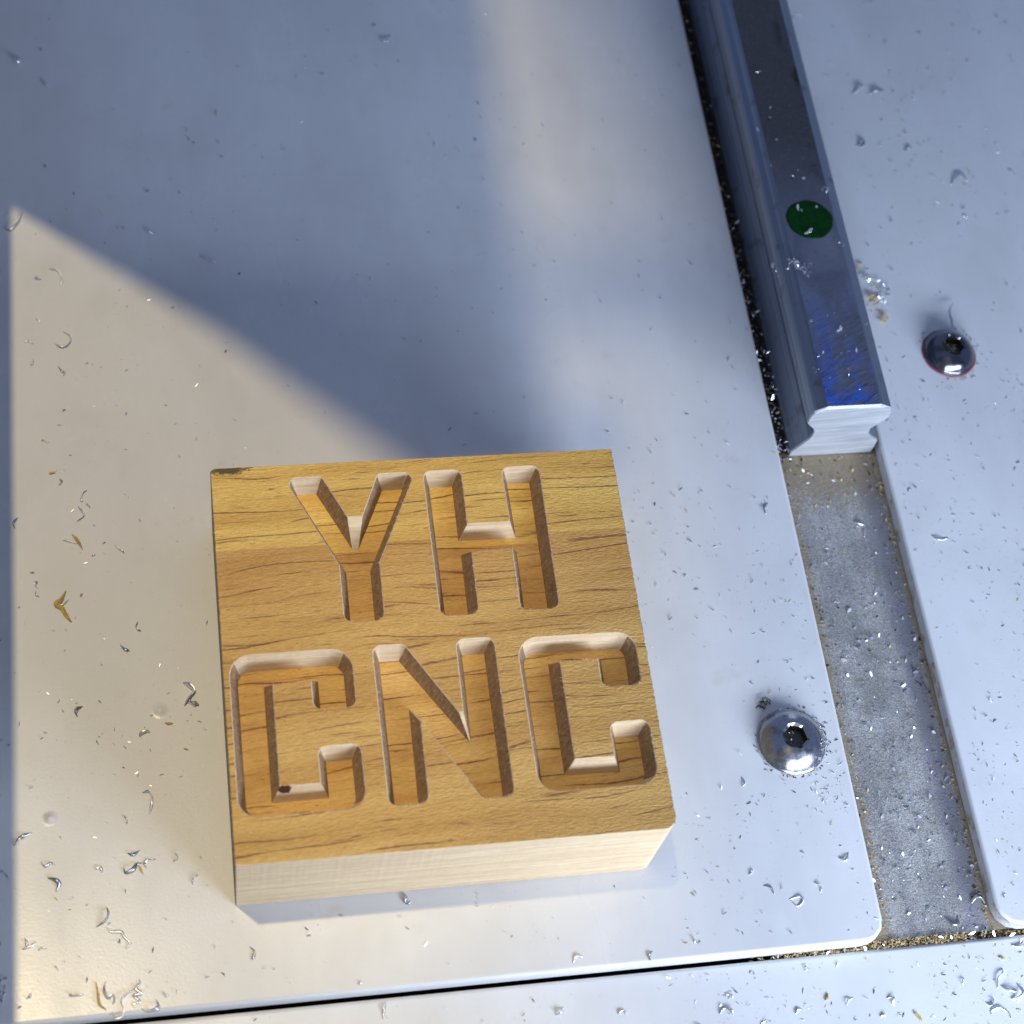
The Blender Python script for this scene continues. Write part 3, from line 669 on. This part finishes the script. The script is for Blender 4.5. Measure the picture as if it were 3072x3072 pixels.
# ------------------------------------------------------------------ domed socket screws
def screw(cx, cy, label, R=5.45, ring=None, steel=None):
    steel = steel or M_screw
    o = empty('domed_screw', (cx, cy, 0))
    tag(o, label, 'screw', 'domed hex socket screws')
    N, h, rs = 60, 2.9, 2.1
    Rs = (R * R + h * h) / (2 * h)
    v, f = [], []
    K = 12
    ringz = [(R - .12, 0.0), (R, .12), (R, .35)]
    for k_ in range(K + 1):
        r = R + (rs - R) * k_ / K
        ringz.append((r - (0.02 if k_ == 0 else 0), .35 + math.sqrt(Rs * Rs - r * r) - (Rs - h)))
    for r, z in ringz:
        v += [(r * math.cos(2 * math.pi * i / N), r * math.sin(2 * math.pi * i / N), z) for i in range(N)]
    for k_ in range(len(ringz) - 1): strip(f, k_ * N, (k_ + 1) * N, N)
    mesh('head', v, f, steel, o, smooth=True)
    zt = ringz[-1][1]
    v, f = [], []
    v += [(rs * math.cos(2 * math.pi * i / N), rs * math.sin(2 * math.pi * i / N), zt) for i in range(N)]
    def hexr(a, ap):
        b = (a % (math.pi / 3)) - math.pi / 6
        return ap / math.cos(b)
    for ap, z in ((1.62, zt - .32), (1.60, zt - 1.9)):
        for i in range(N):
            a = 2 * math.pi * i / N
            r = min(hexr(a + .3, ap), rs - .04)
            v.append((r * math.cos(a), r * math.sin(a), z))
    v.append((0, 0, zt - 2.1))
    strip(f, 0, N, N); strip(f, N, 2 * N, N)
    for i in range(N): f.append((2 * N + i, 2 * N + (i + 1) % N, 3 * N))
    mesh('hex_socket', v, f, [steel, M_sock], o, midx=[0] * N + [1] * (2 * N))
    if ring:
        v, f = [], []
        for r0, z in ((R - .3, .02), (R + .05, .16), (R + .30, .02)):
            for i in range(N):
                a = 2 * math.pi * i / N
                w_ = 1 + (0 if r0 < R else .018 * noise.noise(Vector((3 * math.cos(a), 3 * math.sin(a), r0))))
                if r0 > R: w_ += .02 * noise.noise(Vector((6 * math.cos(a), 6 * math.sin(a), 5)))
                v.append((r0 * w_ * math.cos(a), r0 * w_ * math.sin(a), z))
        strip(f, 0, N, N, True); strip(f, N, 2 * N, N, True)
        p_ = mesh(ring[0], v, f, ring[1], o, smooth=True)
        if len(ring) > 2: p_['label'] = ring[2]
    return o
screw(84.7, 17.6, 'shiny domed screw in the main plate beside the channel', 5.25, ('grime_ring', M_edge))
screw(126.9, 85.6, 'domed screw ringed with red paint on the side plate', 4.55, ('paint_ring', M_red, 'red paint residue round the screw head'), M_screwd)

# ------------------------------------------------------------------ carved wooden block
BW, BD = 59.9, 59.7
LETTERS = [
    ('Y', [(10.65, 57.4), (15.95, 57.4), (19.2, 50.5), (21.4, 50.5), (24.3, 57.4), (29.75, 57.4), (23.1, 43.0), (23.0, 33.95), (17.4, 33.95), (17.45, 42.9)],
          [1.1, .9, .15, .15, .9, 1.1, .15, 1.2, 1.2, .15]),
    ('H', [(31.0, 57.4), (36.6, 57.4), (36.5, 48.3), (42.95, 48.3), (42.75, 57.4), (48.35, 57.4), (48.25, 34.05), (42.65, 34.05), (42.75, 43.95), (36.6, 43.9), (36.5, 33.95), (31.05, 33.95)],
          [1.2, 1.2, .15, .15, 1.2, 1.2, 1.2, 1.2, .15, .15, 1.2, 1.2]),
    ('C', [(.95, 29.8), (17.85, 29.9), (17.85, 21.1), (12.05, 21.15), (12.05, 25.5), (6.62, 25.3), (6.58, 10.4), (12.2, 10.45), (12.15, 15.65), (17.9, 15.7), (17.95, 6.55), (.97, 6.55)],
          [3.0, 3.0, 1.2, 1.2, .15, .15, .15, .15, 1.2, 1.2, 2.6, 2.6]),
    ('N', [(20.9, 29.95), (25.3, 29.95), (31.9, 19.2), (32.62, 19.1), (32.75, 30.1), (38.1, 30.1), (38.1, 6.5), (33.8, 6.55), (26.45, 18.6), (26.36, 6.5), (21.0, 6.5)],
          [1.2, 1.1, .12, .12, 1.3, 1.3, 1.2, 1.1, .15, 1.2, 1.2]),
    ('C', [(41.4, 29.6), (58.4, 29.5), (58.38, 21.4), (52.65, 21.45), (52.7, 25.9), (47.1, 25.7), (47.1, 11.0), (52.87, 10.9), (52.85, 15.95), (58.42, 15.98), (58.45, 6.75), (41.7, 6.7)],
          [3.0, 2.6, 1.2, 1.2, .15, .15, .15, .15, 1.2, 1.2, 2.6, 2.8]),
]
def rough_loop(lp, amp, seed):
    nn = normals(lp)
    return [q + m * amp * (noise.noise(Vector((q.x * 2.2, q.y * 2.2, seed))) + .6 * noise.noise(Vector((q.x * 6, q.y * 6, seed + 9)))) for q, m in zip(lp, nn)]

block = empty('wooden_block', (0, 0, 0))
tag(block, 'square wooden block carved with the letters YH CNC on the white plate', 'wooden block')

def miter(pts, d):
    """offset a polygon inwards by d with mitred corners"""
    sg = 1 if area2(pts) > 0 else -1
    res = []
    n_ = len(pts)
    for i in range(n_):
        A, B, C = (Vector(pts[(i + k_) % n_]) for k_ in (-1, 0, 1))
        e1, e2 = (B - A).normalized(), (C - B).normalized()
        n1, n2 = Vector((-e1.y, e1.x)) * sg, Vector((-e2.y, e2.x)) * sg
        m_ = n1 + n2
        res.append(tuple(B + m_ * (d / max(.25, 1 + n1.dot(n2)))))
    return res

def twin(top, rad, low, lrad, step=.26):
    """matching top and floor outlines, point for point"""
    if area2(top) < 0: top, rad, low = top[::-1], rad[::-1], low[::-1]
    n_ = len(top)
    counts = []
    def arcs(pts, r_):
        res = []
        for i in range(n_):
            A, B, C = (Vector(pts[(i + k_) % n_]) for k_ in (-1, 0, 1))
            u, v_ = (A - B).normalized(), (C - B).normalized()
            ang = math.acos(max(-1, min(1, u.dot(v_))))
            tl = min(max(r_[i], .02) / math.tan(ang / 2), .46 * (A - B).length, .46 * (C - B).length)
            r = tl * math.tan(ang / 2)
            cen = B + (u + v_).normalized() * (r / math.sin(ang / 2))
            p0, p1 = B + u * tl, B + v_ * tl
            a0 = math.atan2(*(p0 - cen).yx); a1 = math.atan2(*(p1 - cen).yx)
            da = (a1 - a0 + math.pi) % (2 * math.pi) - math.pi
            k_ = 9 if rad[i] > .5 else 3
            res.append([cen + r * Vector((math.cos(a0 + da * j / k_), math.sin(a0 + da * j / k_))) for j in range(k_ + 1)])
        return res
    A_, B_ = arcs(top, rad), arcs(low, lrad if isinstance(lrad, list) else [lrad] * n_)
    t_, l_ = [], []
    for i in range(n_):
        j = (i + 1) % n_
        t_ += A_[i]; l_ += B_[i]
        k_ = max(1, int((A_[j][0] - A_[i][-1]).length / step))
        t_ += [A_[i][-1].lerp(A_[j][0], q / k_) for q in range(1, k_)]
        l_ += [B_[i][-1].lerp(B_[j][0], q / k_) for q in range(1, k_)]
    return t_, l_

FLOOR_FIX = {0: {2: (19.75, 46.85), 3: (20.65, 46.8)}, 3: {2: (33.45, 15.7), 3: (33.62, 15.6), 8: (25.42, 21.7)}}
loops, bases = [], []
for i, (_, pts, rad) in enumerate(LETTERS):
    low = miter(pts, DRAFT)
    for k_, q in FLOOR_FIX.get(i, {}).items(): low[k_] = q
    a_, b_ = twin(pts, rad, low, [max(.12, r - DRAFT) for r in rad] if area2(pts) > 0 else [max(.12, r - DRAFT) for r in rad][::-1])
    loops.append(rough_loop(a_, .035, 3.0 * i)); bases.append(b_)
CH = .13
rims = [rough_loop(offset(lp, CH), .03, 50 + i) for i, lp in enumerate(loops)]
outer = rounded([(0, 0), (BW, 0), (BW, BD), (0, BD)], [.25, 1.7, .3, .8], .2)
def edge_wear(lp, k_):
    res = []
    for q, m in zip(lp, normals(lp)):
        d = .04 * noise.noise(Vector((q.x * 1.5, q.y * 1.5, 1.0)))
        if m.x > .6:                                    # torn teeth left by the saw on the right hand edge
            d += k_ * (.10 * (abs((q.y * 2.1 + .3 * math.sin(q.y)) % 1 - .5) * 2 - .5) + .14 * noise.noise(Vector((2.7, q.y * 3.1, 4.0))))
        if m.x < -.6: d += .05 * noise.noise(Vector((.3, q.y * 2.5, 8.0)))
        res.append(q + m * d)
    return res
top_in, top_out, low = edge_wear(offset(outer, -.10), 1.0), edge_wear(outer, 1.0), edge_wear(outer, .35)
verts, faces, mi = [], [], []
v2, f2 = fill([top_in] + rims)
verts += [(q.x, q.y, H_BLK) for q in v2]
faces += f2; mi += [0] * len(f2)
n = len(outer)
b0 = len(verts)
for lp, z in ((top_in, H_BLK), (top_out, H_BLK - .10), (low, H_BLK - 1.2), (outer, .25), (offset(outer, -.2), 0.0)):
    verts += [(q.x, q.y, z) for q in lp]
nn = normals(outer)
for k_ in range(4):
    c0 = len(faces)
    strip(faces, b0 + k_ * n, b0 + (k_ + 1) * n, n, True)
    for i in range(n): mi.append(2 if abs(nn[i].x) > .8 else 1)
faces.append(tuple(range(b0 + 5 * n - 1, b0 + 4 * n - 1, -1))); mi.append(1)
body = mesh('body', verts, faces, [M_wood, M_cut, M_endg], block, mi)

for (ch, _, _), lp, low, rim in zip(LETTERS, loops, bases, rims):
    verts, faces, mi = [], [], []
    n = len(lp)
    verts += [(q.x, q.y, H_BLK) for q in rim]
    verts += [(q.x, q.y, H_BLK - .13) for q in lp]
    strip(faces, 0, n, n); mi += [1] * n
    b0 = len(verts)
    for s_ in (0.0, .33, .66, 1.0):
        verts += [(*q.lerp(w_, s_), H_BLK - .13 - (DEPTH - .13) * s_) for q, w_ in zip(lp, low)]
    nl = normals(lp)
    for k_ in range(3):
        strip(faces, b0 + k_ * n, b0 + (k_ + 1) * n, n); mi += [2 if abs(nl[i].x) > .72 else 1 for i in range(n)]
    v2, f2 = fill([low])
    b1 = len(verts)
    verts += [(q.x, q.y, H_BLK - DEPTH) for q in v2]
    faces += [tuple(b1 + i for i in t_) for t_ in f2]; mi += [0] * len(f2)
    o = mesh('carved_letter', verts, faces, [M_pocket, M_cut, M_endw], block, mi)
    o['label'] = 'letter %s milled into the block' % ch

# torn fibres along the milled edges
def fibre(v, f, p_, d, L, w_):
    d = Vector(d).normalized()
    s_ = d.cross(Vector((0, 0, 1)))
    s_ = (s_.normalized() if s_.length > .01 else Vector((1, 0, 0))) * w_
    u = s_.cross(d).normalized() * w_
    b = len(v)
    tip = Vector(p_) + d * L + Vector((rnd.uniform(-.1, .1), rnd.uniform(-.1, .1), rnd.uniform(-.05, .1)))
    for q in (Vector(p_) + s_, Vector(p_) - s_, Vector(p_) + u, tip): v.append(tuple(q))
    f += [(b, b + 1, b + 3), (b + 1, b + 2, b + 3), (b + 2, b, b + 3)]
v, f = [], []
for rim in rims:
    m_ = normals(rim)
    for _ in range(150):
        i = rnd.randrange(len(rim))
        if m_[i].y > .4 and rnd.random() < .7: continue
        d = (-m_[i].x * .8 + rnd.uniform(-.6, .6), -m_[i].y * .8 + rnd.uniform(-.6, .6), rnd.uniform(-.1, .7))
        fibre(v, f, (rim[i].x, rim[i].y, H_BLK), d, rnd.uniform(.15, .55), rnd.uniform(.02, .045))
for i, q in enumerate(top_out):
    if q.x > 59.4 and rnd.random() < .5 and q.y > 2:
        fibre(v, f, (q.x - .1, q.y, H_BLK - .05), (1, rnd.uniform(-.5, .5), rnd.uniform(-.3, .4)), rnd.uniform(.15, .5), rnd.uniform(.03, .06))
    elif rnd.random() < .06:
        fibre(v, f, (q.x, q.y, H_BLK - .05), (rnd.uniform(-1, 1), rnd.uniform(-1, 1), rnd.uniform(-.3, .5)), rnd.uniform(.1, .35), .03)
for _ in range(60):
    x, y = rnd.uniform(1, 59), rnd.uniform(1, 58)
    if any(inside((x, y), lp) for lp in rims): continue
    fibre(v, f, (x, y, H_BLK), (rnd.uniform(-1, 1), rnd.uniform(-.6, .6), .12), rnd.uniform(.15, .5), .022)
tag(mesh('torn_fibres', v, f, M_fuzz, block), kind='stuff')

# ------------------------------------------------------------------ shavings and splinters
def catmull(pts, k_=7):
    P = [Vector(q) for q in pts]
    if len(P) == 2:
        mid = (P[0] + P[1]) / 2
        d = P[1] - P[0]
        P = [P[0], mid + Vector((-d.y, d.x)) * .12, P[1]]
    P = [2 * P[0] - P[1]] + P + [2 * P[-1] - P[-2]]
    out = []
    for i in range(1, len(P) - 2):
        a, b, c, d = P[i - 1:i + 3]
        for j in range(k_):
            t_ = j / k_
            out.append(.5 * ((2 * b) + (c - a) * t_ + (2 * a - 5 * b + 4 * c - d) * t_ ** 2 + (3 * b - a - 3 * c + d) * t_ ** 3))
    return out + [P[-2]]

def ribbon(v, f, pts, w_, z0, r, th=.05, flat=False):
    L = catmull(pts)
    n_ = len(L)
    ph, tw = r.uniform(0, 6.28), r.uniform(1.5, 4.0)
    rise = w_ * r.uniform(.5, 1.6) * (0.25 if flat else 1)
    b = len(v)
    for i, q in enumerate(L):
        s_ = i / (n_ - 1)
        d = (L[min(i + 1, n_ - 1)] - L[max(i - 1, 0)])
        d = d.normalized() if d.length > 1e-6 else Vector((1, 0))
        ang = (.25 if flat else 1.0) * (.75 * math.sin(ph + tw * s_)) + (0 if flat else .5)
        tap = min(1, .25 + 3.2 * min(s_, 1 - s_)) * (1 + .18 * math.sin(9 * s_ + ph))
        hw = w_ * .5 * tap
        side = Vector((-d.y * math.cos(ang), d.x * math.cos(ang), math.sin(ang)))
        up = Vector((d.y * math.sin(ang), -d.x * math.sin(ang), math.cos(ang)))
        c = Vector((q.x, q.y, 0)) + Vector((0, 0, z0 + th * .6 + abs(side.z) * hw + rise * math.sin(math.pi * s_) ** 2 * (.5 + .5 * math.sin(ph * 2 + 5 * s_)) * .6))
        for a, e in ((-1, -1), (0, -1), (1, -1), (1, 1), (0, 1), (-1, 1)):
            v.append(tuple(c + side * (a * hw) + up * (e * th * .5 + (hw * .38 if a == 0 else 0))))
    for i in range(n_ - 1):
        q_ = b + 6 * i
        for k_ in range(6):
            l_ = (k_ + 1) % 6
            f.append((q_ + k_, q_ + l_, q_ + 6 + l_, q_ + 6 + k_))
    f.append(tuple(range(b + 5, b - 1, -1))); e = b + 6 * (n_ - 1)
    f.append(tuple(range(e, e + 6)))

for ci, (kind, w_, z0, label, group, lines) in enumerate(CHIPS):
    r = random.Random(100 + ci)
    v, f = [], []
    ox, oy = lines[0][0]
    for L in lines:
        ribbon(v, f, [(x - ox, y - oy) for x, y in L], w_ * .8, 0.0, r, .045 if kind == 'm' else .16, kind == 'w')
    name = 'metal_shaving' if kind == 'm' else 'wood_splinter'
    mat = M_splint if kind == 'w' else (M_chip if r.random() < .8 else M_chipd)
    o = mesh(name, v, f, mat, smooth=(kind == 'm'))
    o.location = (ox * MM, oy * MM, z0 * MM)
    tag(o, label, 'metal shaving' if kind == 'm' else 'wood splinter', group or ('loose metal shavings' if kind == 'm' else 'loose wood splinters'))
# wire on the far screw
v, f = [], []
ribbon(v, f, [(0, 0), (.6, 2.0), (1.0, 4.2), (2.4, 6.4)], .35, 0.0, random.Random(5))
o = mesh('metal_shaving', [(x, y, z + 2.2 - .28 * y) for x, y, z in v], f, M_chipd)
o.location = (127.6 * MM, 89.2 * MM, 0)
tag(o, 'dark wire-like shaving leaning on the far side of the red-ringed screw', 'metal shaving', 'loose metal shavings')

# ------------------------------------------------------------------ fine swarf and dust, past counting
class Heap:
    def __init__(self): self.v, self.f = [], []
    def bit(self, x, y, z, L, w_, t_, tilt=.35, bend=None):
        a, b_ = rnd.uniform(0, 6.283), rnd.uniform(-tilt, tilt)
        c_ = rnd.uniform(-tilt, tilt)
        ux = Vector((math.cos(a) * math.cos(b_), math.sin(a) * math.cos(b_), math.sin(b_)))
        uy = Vector((-math.sin(a) * math.cos(c_), math.cos(a) * math.cos(c_), math.sin(c_)))
        uz = ux.cross(uy).normalized()
        lift = abs(ux.z) * L / 2 + abs(uy.z) * w_ / 2 + t_ * .5
        c = Vector((x, y, z + lift))
        k_ = rnd.uniform(-.45, .45) * L if bend is None else bend * L
        b = len(self.v)
        for s_, wd in ((-.5, .35), (0, 1.0), (.5, .35)):
            m_ = c + ux * (s_ * L) + uy * (k_ * (.25 - s_ * s_))
            for p_, q_ in ((-1, -1), (1, -1), (1, 1), (-1, 1)):
                self.v.append(tuple(m_ + uy * (p_ * w_ * wd / 2) + uz * (q_ * t_ / 2)))
        for i in range(2):
            for k2 in range(4):
                l_ = (k2 + 1) % 4
                self.f.append((b + 4 * i + k2, b + 4 * i + l_, b + 4 * i + 4 + l_, b + 4 * i + 4 + k2))
        self.f += [(b + 3, b + 2, b + 1, b), (b + 8, b + 9, b + 10, b + 11)]
    def build(self, name, m, label, cat):
        return tag(mesh(name, self.v, self.f, m), label, cat, kind='stuff')

metal, metald, dust, grime, sawdust = Heap(), Heap(), Heap(), Heap(), Heap()
def on_block(x, y): return -.4 < x < 60.3 and -.4 < y < 60.1
def scatter(x0, x1, y0, y1, dens, smin, smax, z=0.0):
    for _ in range(int(dens * (x1 - x0) * (y1 - y0))):
        x, y = rnd.uniform(x0, x1), rnd.uniform(y0, y1)
        if on_block(x, y): continue
        if noise.noise(Vector((x * .05, y * .05, 2.0))) < rnd.uniform(-.6, .25): continue
        L = smin + (smax - smin) * rnd.random() ** 3.0
        u = rnd.random()
        h = metal if u < .52 else metald if u < .80 else grime if u < .89 else dust
        h.bit(x, y, z, L, L * rnd.uniform(.12, .36), .04, .5)
scatter(-36, 0, -12, 62, .16, .14, .85)
scatter(-36, 92, 60, 120, .09, .16, .80)
scatter(-40, 92, 120, 185, .06, .18, .9)
scatter(60, 92, -12, 62, .26, .12, .85)
scatter(0, 60, -12, 0, .20, .12, .75)
scatter(-36, 60, -40, -15.0, .20, .12, .75, -2.3)
scatter(60, 118, -40, -15.0, .50, .12, .85, -2.3)
scatter(112, 175, -12, 100, .42, .12, .8)
scatter(112, 185, 100, 185, .16, .14, .95)
scatter(86, 92, 6, 14, 1.2, .12, .7)
scatter(70, 92, 25, 60, .12, .14, .8)
# channel floor
for _ in range(800):
    x = rnd.uniform(93.3, 110.2); y = rnd.uniform(-12.7, 68)
    if rnd.random() > .35 + .65 * max(0, min(1, (48 - abs(y - 22)) / 30)): continue
    L = .14 + .8 * rnd.random() ** 2.6
    (metal if rnd.random() < .95 else metald).bit(x, y, Z_FLOOR if x < 106.0 else -2.98, L, L * rnd.uniform(.3, .7), .05, .6)
for _ in range(430):
    u = rnd.random()
    x = 93.2 + abs(rnd.gauss(0, 1.2)) if u < .35 else 110.4 - abs(rnd.gauss(0, .9)) if u < .75 else rnd.uniform(93.2, 110)
    y = rnd.uniform(-12.7, 67)
    if u > .9: y = 68 - abs(rnd.gauss(0, 4))
    L = .12 + .5 * rnd.random() ** 2
    (dust if rnd.random() < .6 else grime).bit(x, y, Z_FLOOR if x < 106.0 else -2.98, L, L * rnd.uniform(.3, .8), .10, .7)
# crevice between plate and rail
for _ in range(520):
    y = rnd.uniform(67, 175)
    (grime if rnd.random() < .85 else dust).bit(rnd.uniform(93.05, 95.3), y, -2.75 + rnd.random() * .6, rnd.uniform(.2, .7), rnd.uniform(.1, .4), .2, .8)
for _ in range(95):
    y = 67 + abs(rnd.gauss(0, 24))
    L = .25 + .8 * rnd.random() ** 2
    metal.bit(rnd.uniform(93.0, 95.2), y, -1.9 + rnd.random() * 1.2, L, L * .4, .05, .9)
# chips stranded on the rail and beside it
for cx, cy, cz, sx, sy, k_ in ((97.6, 96.6, 12.4, .8, .5, 20), (99.4, 95.4, 12.4, .6, .5, 16), (95.4, 97.6, 9.6, .35, .8, 12), (101.0, 107.7, 12.52, .25, .3, 4), (101.3, 102.9, 12.5, .35, .3, 5),
                           (104.3, 108.0, 12.52, .25, .15, 3), (106.4, 111.6, 12.4, .35, .4, 6), (107.3, 100.5, 12.0, .3, .3, 3), (115.6, 101.2, 0, .8, 1.0, 14), (118.0, 98.0, 0, 1.1, 1.2, 26), (103, 78, 12.4, 3, 5, 22), (100, 120, 12.4, 2, 14, 10)):
    for _ in range(k_):
        L = .25 + .75 * rnd.random() ** 1.6
        metal.bit(rnd.gauss(cx, sx), rnd.gauss(cy, sy), cz + (rnd.random() * .3 if k_ > 11 and cz < 100 and sy < 2 else 0), L, L * rnd.uniform(.3, .7), .05, .9)
for cx, cy, k_, s_ in ((114.6, 104.0, 5, .5), (115.9, 97.0, 9, .9), (116.8, 93.5, 5, .6)):
    for _ in range(k_):
        L = rnd.uniform(.5, 1.8)
        dust.bit(rnd.gauss(cx, s_), rnd.gauss(cy, s_), rnd.random() * .3, L, L * .25, .12, .3)
# grime and fluff round the screws
for cx, cy, R, k_ in ((84.7, 17.6, 5.4, 60), (126.9, 85.6, 5.2, 30)):
    for _ in range(k_):
        a = rnd.gauss(-.2, .9) if rnd.random() < .5 else rnd.uniform(0, 6.28)
        q = R + abs(rnd.gauss(0, .35))
        (grime if rnd.random() < .6 else metal).bit(cx + q * math.cos(a), cy + q * math.sin(a), 0, rnd.uniform(.15, .5), rnd.uniform(.08, .2), .06, .5)
for _ in range(26):
    grime.bit(81.5 + rnd.gauss(0, .5), 24.0 + rnd.gauss(0, .5), rnd.random() * .4, rnd.uniform(.3, .9), .15, .08, .9)
for _ in range(70):
    a = rnd.uniform(-.9, .5); q = 5.2 * rnd.uniform(.80, 1.0)
    metal.bit(84.7 + q * math.cos(a), 17.6 + q * math.sin(a), .35 + 2.9 * (1 - (q / 5.45) ** 2), rnd.uniform(.1, .3), rnd.uniform(.08, .18), .04, .7)
for cx, cy in ((84.7, 17.6), (126.9, 85.6)):
    for _ in range(16):
        metal.bit(cx + rnd.gauss(0, .75), cy + rnd.gauss(0, .75), 1.3 + rnd.random() * .5, rnd.uniform(.15, .45), rnd.uniform(.1, .25), .05, .9)
# sawdust packed into the seam below the channel
for _ in range(2600):
    x = 72 + 44 * rnd.random() ** .7
    if x < 78 and rnd.random() < .6: continue
    if x > 106 and rnd.random() < .6: continue
    y = rnd.uniform(-14.15, -13.0)
    z = -3.9 + rnd.random() * 1.5 - (.4 if x > 106 else 0)
    L = rnd.uniform(.15, .6)
    sawdust.bit(x, y, z, L, rnd.uniform(.06, .20), .07, .6)
for _ in range(32):
    x = 71 + 45 * rnd.random() ** .6
    L = rnd.uniform(.3, 1.2)
    metal.bit(x, rnd.uniform(-14.1, -13.1), -2.8 + rnd.random() * .4, L, L * .4, .05, .8)
metal.build('bright_swarf', M_chip, 'fine bright metal swarf sprinkled over the plates and channel', 'swarf')
metald.build('dull_swarf', M_chipd, 'fine dull grey metal specks sprinkled over the plates', 'swarf')
grime.build('grime', M_dirt, 'dark brown grime packed beside the rail and speckled on the plates', 'grime')
dust.build('wood_dust', M_dust, 'tan wood dust specks along the channel edges', 'wood dust')
sawdust.build('sawdust', M_dust, 'tan sawdust packed in the seam below the channel', 'sawdust')

# ------------------------------------------------------------------ added unseen panels overhead: they cut the warm beam into patches
blockers = empty('added_blockers', (0, 0, 0))
tag(blockers, 'added light grey panels out of view that shape the light on the table', 'blockers')
def beam_blocker(poly, h):
    """added panel (h: height in mm, or a function of x) whose shadow in the beam falls on poly, given on the table"""
    def up(x, y, hh):
        t_ = hh / BEAM[2]
        return (x + (BEAM[0] - x) * t_, y + (BEAM[1] - y) * t_, hh)
    hf = h if callable(h) else (lambda x: h)
    n_ = len(poly)
    lo = [up(x, y, hf(x)) for x, y in poly]
    v = lo + [(x, y, z + 2.0) for x, y, z in lo]
    tris = fill([[Vector(q) for q in poly]])[1] if False else None
    v2, f2 = fill([[Vector(q) for q in poly]])
    f = [t_[::-1] for t_ in f2] + [tuple(n_ + i for i in t_) for t_ in f2]
    for i in range(n_):
        j = (i + 1) % n_
        f.append((i, j, n_ + j, n_ + i))
    mesh('added_beam_panel', v, f, M_blocker, blockers)
beam_blocker([(-150, -60), (-30.0, -60), (-30.0, 240), (-150, 240)], 42.0)
beam_blocker([(-34, 125.2), (-16.3, 110.8), (3.0, 95.2), (23.0, 75.5), (33, 65.5), (63, 65.5), (63, 79), (55, 79), (54, 119), (53, 240), (-34, 240)], lambda x: 170 + x * 3.2)
beam_blocker([(40, -80), (260, -80), (260, 240), (57, 240), (61.5, 166), (69, 122), (70, 113), (66, 90), (64, 60), (52, 15)], 800.0)
beam_blocker([(48, 93), (88, 93), (88, 111), (48, 111)], 520.0)

# added unseen panel behind the camera, dimming window light to the left and far
X0, ZH = 66.0, 89.0
pts = [(-320, -9), (X0, -9), (X0, ZH), (460, ZH), (460, 420), (-320, 420)]
v = [(x, y, z) for y in (-104, -101) for x, z in pts]
n = len(pts)
f = [(0, 1, 2, 5), (2, 3, 4, 5), (11, 8, 7, 6), (11, 10, 9, 8)] + [((i + 1) % n, i, n + i, n + (i + 1) % n) for i in range(n)]
mesh('added_front_panel', v, f, M_blocker, blockers)
